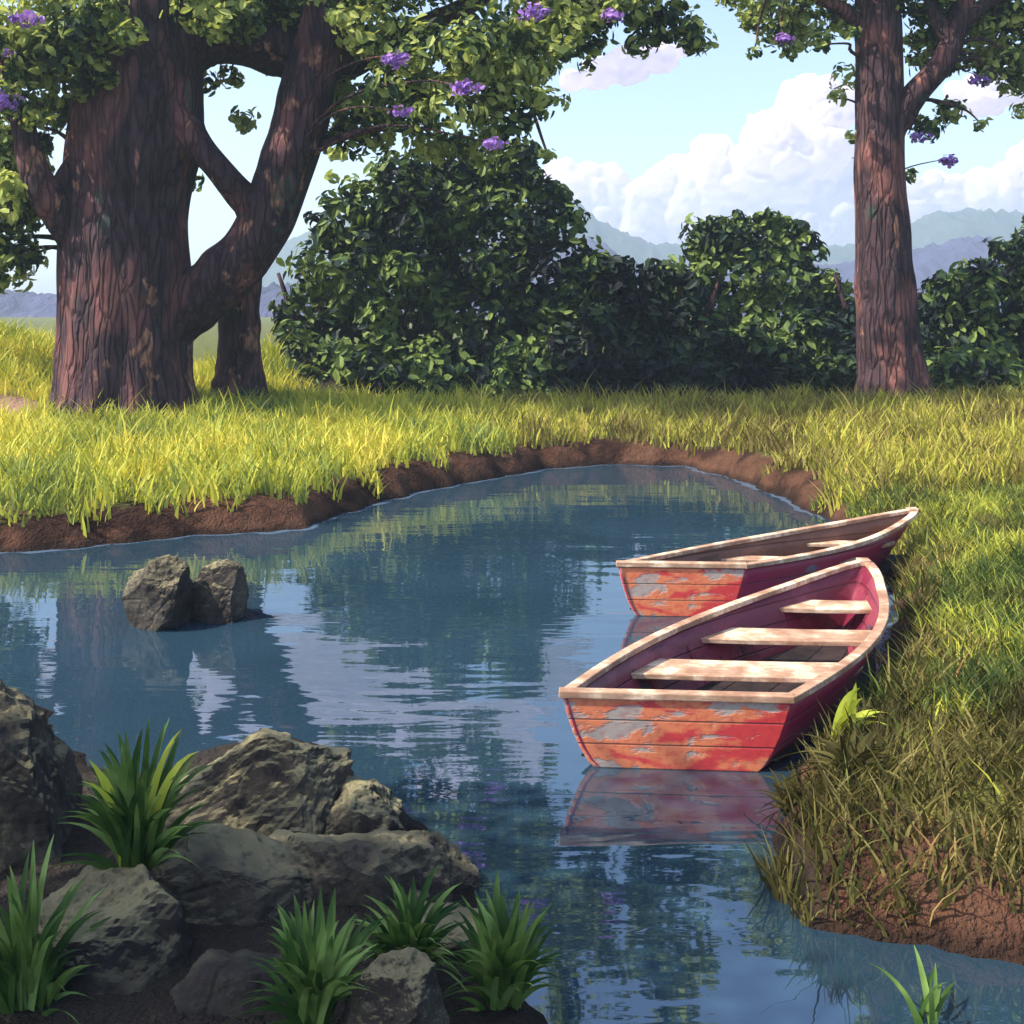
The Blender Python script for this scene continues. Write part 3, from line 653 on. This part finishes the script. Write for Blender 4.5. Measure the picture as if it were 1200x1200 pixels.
# ------------------------------------------------------------------ rocks
def rock(label, px, py, d, rx, ry, rz, seed, zc=None, rot=0, group='rocks by the near shore', sub=6, tilt=0):
    """px,py: photo position of the rock's middle; radii in metres"""
    r_ = random.Random(seed)
    v, f = ico_data(sub)
    planes = []
    for k in range(22):
        n = Vector((r_.gauss(0, 1), r_.gauss(0, 1), r_.gauss(0, .8))).normalized(); planes.append((np.array(n[:]), r_.uniform(.6, .86) if n.z < .5 else r_.uniform(.8, .95)))
    p = v.copy()
    for n, o_ in planes:
        dt = p@n; ex = np.maximum(dt-o_, 0); p -= ex[:, None]*n*1.0
    out = []
    for q in p:
        q_ = Vector(tuple(q))
        k = 1+.10*mn.fractal(q_*1.6+Vector((seed, 0, 0)), .8, 2.1, 6)+.05*abs(mn.noise(q_*4+Vector((0, seed, 0))))+.022*mn.fractal(q_*7+Vector((0, 0, seed)), .7, 2.2, 4)
        out.append(q*k)
    p = np.array(out)*np.array([rx, ry, rz])
    c, s = math.cos(rot), math.sin(rot); p = p@np.array([[c, s, 0], [-s, c, 0], [0, 0, 1]])
    c, s = math.cos(tilt), math.sin(tilt); p = p@np.array([[c, 0, -s], [0, 1, 0], [s, 0, c]])
    cen = W(px, py, d)
    if zc is not None: cen[2] = zc
    o = link('rock', mesh('rock', p, f, smooth=False), M['rock']); o.location = cen
    tag(o, label, 'rock', group); return o
rock('tall brown-grey rock cut by the left edge beside the water', -15, 975, 4.6, .50, .5, .56, 1)
rock('largest rock, pale ridge rising to the right above the strap-leaved plants', 300, 990, 4.75, .60, .40, .40, 12, tilt=-.62)
rock('dark wedge-shaped rock tucked against the right side of the largest rock', 400, 1020, 4.72, .36, .30, .36, 13, tilt=.45)
rock('black shaded rock bulk sloping down to the water in the middle foreground', 400, 1110, 4.3, .56, .44, .50, 3, tilt=.15)
rock('angular dark rock at the water edge, rightmost of the shore rocks', 495, 1060, 4.45, .25, .24, .26, 4)
rock('brown rock with a pale rounded top in the lower left', 135, 1165, 3.75, .40, .36, .40, 5, rot=.3)
rock('small rounded pale stone at the bottom among the strap-leaved plants', 466, 1200, 3.25, .2, .17, .19, 6)
rock('low dark stone at the bottom edge, right of the lower left rock', 268, 1195, 3.55, .32, .26, .20, 7)
rock('shadowed rock filling the ground beneath the largest rock', 255, 1100, 4.1, .50, .40, .38, 8)
rock('broad shadowed rock at the lower edge, behind the rightmost plant', 520, 1175, 3.9, .40, .32, .34, 9)
rock('tall left one of the two rocks in the pond', 190, 706, 8.1, .29, .27, .34, 10, group='rocks standing in the pond')
rock('lower right one of the two rocks in the pond', 260, 706, 8.25, .28, .24, .30, 11, group='rocks standing in the pond')

# unseen tree added left of the view, its crown placed to shade the rocks
b = np.array([-6.3, 2.6, .3])
root = empty('shade_tree', b); tag(root, 'unseen leafy tree added left of the view to shade the rocks', 'tree')
V, Fc = tube([(-6.3, 2.6, 0, .3), (-6.2, 2.6, 1.5, .24), (-6, 2.7, 3, .2), (-5.6, 2.6, 4.6, .15), (-5.2, 2.6, 6, .08)], seg=20, n=6, ridges=5, flare=.2)
link('trunk', mesh('trunk', off(V, b), Fc), M['bark'], root)
V, Fq = leaves([(np.array(c), np.array([r, r, r*.7])) for c, r in (((-5.6, 2.4, 4.6), 1.1), ((-4.4, 2.4, 4.4), .75), ((-4.9, 2.9, 4.2), .5), ((-3.6, 2.2, 3.6), .5), ((-5.4, 1.6, 5.8), 1.0), ((-6.6, 1.8, 4.2), .9), ((-4.6, 2.2, 4.3), .6), ((-5.9, 3.0, 6.4), .9))], .16, dens=.8, seed=77)
link('crown', mesh('crown', off(V, b), Fq, smooth=False), M['leaf_tree'], root)
# ------------------------------------------------------------------ boats
def boat(label, stern, bow, Wv, hw0, zg, mats, seats, seed):
    """stern, bow: xy at the water; Wv: unit vector across the boat"""
    S0 = np.array([stern[0], stern[1], 0.]); A = np.array([bow[0]-stern[0], bow[1]-stern[1], 0.]); Wv = np.array([Wv[0], Wv[1], 0.]); Wv /= np.linalg.norm(Wv)
    root = empty('rowing_boat', S0); tag(root, label, 'boat', 'rowing boats moored at the right bank')
    hmat, imat, tmat = mats
    NU, prof = 40, [(-1, 1), (-.985, .8), (-.955, .6), (-.91, .42), (-.85, .27), (-.76, .15), (-.62, .07), (-.42, .02), (0, 0), (.42, .02), (.62, .07), (.76, .15), (.85, .27), (.91, .42), (.955, .6), (.985, .8), (1, 1)]
    def hw(u):
        return hw0*(1+.16*math.sin(min(u/.8, 1)*math.pi))*(1-u**2.7)**.9+.035*u
    def zgun(u): return zg[0]+(zg[1]-zg[0])*u**2.2
    def zkeel(u): return -.09+.16*u**4
    def pt(u, t, f):
        """t across, f height fraction"""
        z = zkeel(u)+(zgun(u)-zkeel(u))*f
        rake = -.16*(1-f)*u**3
        vfine = 1-(1-f)*.75*u**2.5
        return A*(u+rake)+Wv*t*hw(u)*vfine*(1+.0*f)*(1-.13*(1-f))+np.array([0, 0, z])
    V = [pt(i/NU, t, f) for i in range(NU+1) for t, f in prof]; m = len(prof)
    Fq = [(i*m+k, (i+1)*m+k, (i+1)*m+k+1, i*m+k+1) for i in range(NU) for k in range(m-1)]
    Fq.append(tuple(NU*m+k for k in range(m-1, -1, -1)))
    hull = link('hull', mesh('hull', V, Fq), [hmat, imat], root)
    so = hull.modifiers.new('Solidify', 'SOLIDIFY'); so.thickness = .026; so.offset = -1; so.material_offset = 1; so.material_offset_rim = 0
    # transom board
    n_ = np.cross(Wv, [0, 0, 1]); n_ /= np.linalg.norm(n_)
    if n_ @ A > 0: n_ = -n_
    ring = [pt(0, t, f) for t, f in prof]; th = .035
    Vt = [p+n_*.006 for p in ring]+[p-n_*th for p in ring]
    Ft = [tuple(range(m)), tuple(range(2*m-1, m-1, -1))]+[(k, m+k, m+(k+1) % m, (k+1) % m) for k in range(m)]
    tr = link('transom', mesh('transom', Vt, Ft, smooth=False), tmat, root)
    bv = tr.modifiers.new('Bevel', 'BEVEL'); bv.width = .006; bv.segments = 2; bv.limit_method = 'ANGLE'
    # gunwale rails
    def sweep(P, w, h, name):
        P = np.array(P); V, Fc = [], []
        for i, p in enumerate(P):
            t = P[min(i+1, len(P)-1)]-P[max(i-1, 0)]; t[2] = 0; t /= np.linalg.norm(t); s = np.array([t[1], -t[0], 0])
            for a, b_ in ((-w, -h), (w, -h), (w, h), (-w, h)): V.append(p+s*a+np.array([0, 0, b_]))
        for i in range(len(P)-1):
            for k in range(4): Fc.append((4*i+k, 4*i+(k+1) % 4, 4*i+4+(k+1) % 4, 4*i+4+k))
        Fc += [(3, 2, 1, 0), tuple(4*(len(P)-1)+k for k in range(4))]
        o = link(name, mesh(name, V, Fc, smooth=False), M['wood'], root)
        b_ = o.modifiers.new('Bevel', 'BEVEL'); b_.width = .006; b_.segments = 2; b_.limit_method = 'ANGLE'
        return o
    for sgn in (-1, 1):
        sweep([pt(i/NU, sgn*(1-.012/hw(i/NU)), 1)+np.array([0, 0, .010]) for i in range(0, NU+1)], .030, .017, 'gunwale')
    sweep([pt(0, t, 1)-n_*.012+np.array([0, 0, .014]) for t in (-1.03, -.5, 0, .5, 1.03)], .032, .019, 'transom_cap')
    # stem cap
    sweep([pt(1, t, 1)+np.array([0, 0, .014]) for t in (-1.25, 0, 1.25)], .05, .022, 'stem_cap')
    # seats
    def plank(u, wid, f, name='seat', th=.022):
        z = zkeel(u)+(zgun(u)-zkeel(u))*f
        V = []
        for dz in (-th, th*.4):
            for uu in (u-wid/2, u, u+wid/2):
                h_ = hw(uu)*.95
                for s in np.linspace(-1, 1, 7): V.append(A*uu+Wv*s*h_*.985+np.array([0, 0, z+dz-.004*(1-s*s)]))
        V = np.array(V); Fc = []
        for L_ in (0, 21):
            for r in range(2):
                for k in range(6):
                    a = L_+r*7+k; q = (a, a+1, a+8, a+7); Fc.append(q if L_ else q[::-1])
        for k in range(6): Fc += [(k, k+1, 21+k+1, 21+k), (14+k+1, 14+k, 35+k, 35+k+1)]
        for r in range(2): Fc += [(r*7+7, r*7, 21+r*7, 21+r*7+7), (r*7+6, r*7+13, 21+r*7+13, 21+r*7+6)]
        o = link(name, mesh(name, V, Fc, smooth=False), M['wood'], root)
        b_ = o.modifiers.new('Bevel', 'BEVEL'); b_.width = .005; b_.segments = 2; b_.limit_method = 'ANGLE'
    for u, wd in seats: plank(u, wd, .78)
    # floor boards
    V, Fc = [], []
    for k, t0 in enumerate(np.linspace(-.92, .92, 9)[:-1]):
        for i in range(29):
            u = .012+.90*i/28; zf = max(.04, zkeel(u)+.13)
            for tt in (t0, t0+.228):
                V.append(A*u+Wv*tt*hw(u)*.93+np.array([0, 0, zf+.004*(k % 2)+.012*abs(tt)]))
        for i in range(28):
            a = k*58+2*i; Fc.append((a, a+1, a+3, a+2))
    fl = link('floor_boards', mesh('floor_boards', V, Fc, smooth=False), M['floor'], root)
    s2 = fl.modifiers.new('Solidify', 'SOLIDIFY'); s2.thickness = .012
    # ribs
    for u in (.14, .3, .45, .6, .75, .87):
        V, Fc = [], []; inner = [(t, f) for t, f in prof[1:-1]]
        for t, f in inner:
            p = pt(u, t*(1-.028/hw(u)), f); p2 = pt(u, t*(1-.05/hw(u)), f)+np.array([0, 0, .02*(1-abs(t))])
            for q in (p, p2):
                V += [q-A*.006, q+A*.006]
        for i in range(len(inner)-1):
            a = 4*i; Fc += [(a+2, a+3, a+7, a+6), (a, a+2, a+6, a+4), (a+3, a+1, a+5, a+7), (a+1, a, a+4, a+5)]
        link('rib', mesh('rib', V, Fc, smooth=False), imat, root)
    return root
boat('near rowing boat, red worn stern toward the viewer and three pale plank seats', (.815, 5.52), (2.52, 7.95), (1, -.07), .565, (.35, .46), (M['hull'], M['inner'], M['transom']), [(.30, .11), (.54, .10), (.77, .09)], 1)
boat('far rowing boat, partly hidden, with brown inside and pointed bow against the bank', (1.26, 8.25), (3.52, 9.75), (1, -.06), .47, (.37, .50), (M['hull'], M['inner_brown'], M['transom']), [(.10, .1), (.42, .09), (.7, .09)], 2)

# right bank tufts at the boat
b, T = fan(1000, 1000, 4.72, 60, 90, 150, 21); b = np.array([*b[:2], float(H(b[0], b[1]))])
tuft('grass_tuft', 'large olive grass tuft hanging over the bank by the near boat', b, T, M['grass_olive'], .026, seed=21)
b = W(985, 905, 5.35); b[2] = float(H(b[0], b[1])); _, T = fan(985, 900, 5.35, 10, 40, 90, 22)
tuft('grass_tuft', 'short bright lime grass tuft against the side of the near boat', b, [W(1003, 800, 5.3), W(992, 822, 5.2), W(1012, 818, 5.2), W(968, 880, 5.2), W(1040, 850, 5.2), W(1000, 835, 5.15), W(1008, 806, 5.25), W(1044, 845, 5.3), W(985, 840, 5.3), W(975, 862, 5.3), W(1028, 832, 5.35), W(1048, 838, 5.4), W(1020, 860, 5.3), W(990, 855, 5.35), W(1012, 845, 5.4)], M['blade_yellow'], .04, seed=22)

for k, (px, py, d, n, wd, hh, lab) in enumerate(((930, 985, 4.95, 34, 50, 80, 'ragged olive tuft overhanging the water below the stern of the near boat'),
        (1075, 1050, 4.5, 44, 75, 90, 'broad olive tuft on the bare earth edge, middle of three along the bank'), (1180, 1070, 4.3, 44, 75, 100, 'olive tuft at the right edge of the view above the bare earth'))):
    b, T = fan(px, py, d, n, wd, hh, 60+k); b[2] = float(H(b[0], b[1]))
    tuft('grass_tuft', lab, b, T, M['grass_olive'], .022, seed=60+k)
b, T = fan(1112, 972, 4.9, 8, 30, 45, 71); b[2] = float(H(b[0], b[1]))
tuft('grass_tuft', 'tiny yellow-green tuft shining in the middle of the shaded olive grass', b, T, M['blade_yellow'], .03, seed=71)
# ------------------------------------------------------------------ haze
bm = bmesh.new(); bmesh.ops.create_cube(bm, size=1)
me = bpy.data.meshes.new('haze'); bm.to_mesh(me); bm.free()
m, nt, nodes, links = new_mat('haze_air')
pv = N(nt, 'ShaderNodeVolumePrincipled'); pv.inputs['Color'].default_value = (.62, .8, 1, 1); pv.inputs['Density'].default_value = .0011; pv.inputs['Anisotropy'].default_value = .2
o = N(nt, 'ShaderNodeOutputMaterial'); links.new(pv.outputs[0], o.inputs['Volume'])
HAZE = True
if HAZE:
    hz = link('haze', me, m); hz.scale = (2400, 1000, 90); hz.location = (0, 380, 45-5.5); tag(hz, 'thin blue haze in the air over the land', kind='stuff')

# ------------------------------------------------------------------ light, sky, camera
el, az = math.radians(46), Vector((-.92, -.24, 0)).normalized()
sdir = Vector((az.x*math.cos(el), az.y*math.cos(el), math.sin(el)))
L = bpy.data.lights.new('sun', 'SUN'); L.energy = 4.8; L.angle = math.radians(.5); L.color = (1, .89, .72)
so = bpy.data.objects.new('sun', L); COL.objects.link(so); so.rotation_euler = sdir.to_track_quat('Z', 'Y').to_euler(); so.location = (-10, -10, 20)
w = bpy.data.worlds.new('World'); sc.world = w; w.use_nodes = True
nt = w.node_tree; bg = nt.nodes['Background']
sk = nt.nodes.new('ShaderNodeTexSky'); sk.sky_type = 'NISHITA'; sk.sun_disc = False; sk.sun_elevation = el; sk.sun_rotation = math.atan2(az.x, az.y)
sk.air_density = .85; sk.dust_density = 2.2; sk.ozone_density = .5
nt.links.new(sk.outputs[0], bg.inputs['Color']); bg.inputs['Strength'].default_value = .15
cam = bpy.data.cameras.new('camera'); cam.lens = 36*F/1200; cam.sensor_width = 36; cam.shift_y = -(600-HZ)/1200
cam.clip_start = .05; cam.clip_end = 12000
co = bpy.data.objects.new('camera', cam); COL.objects.link(co); co.location = (0, 0, CH); co.rotation_euler = (math.pi/2, 0, 0); sc.camera = co
vs = sc.view_settings; vs.view_transform = 'Standard'; vs.look = 'None'; vs.gamma = 1; vs.use_curve_mapping = False; vs.exposure = 1.1
sc.cycles.use_denoising = True; sc.cycles.max_bounces = 6; sc.cycles.volume_bounces = 1; sc.cycles.transparent_max_bounces = 6
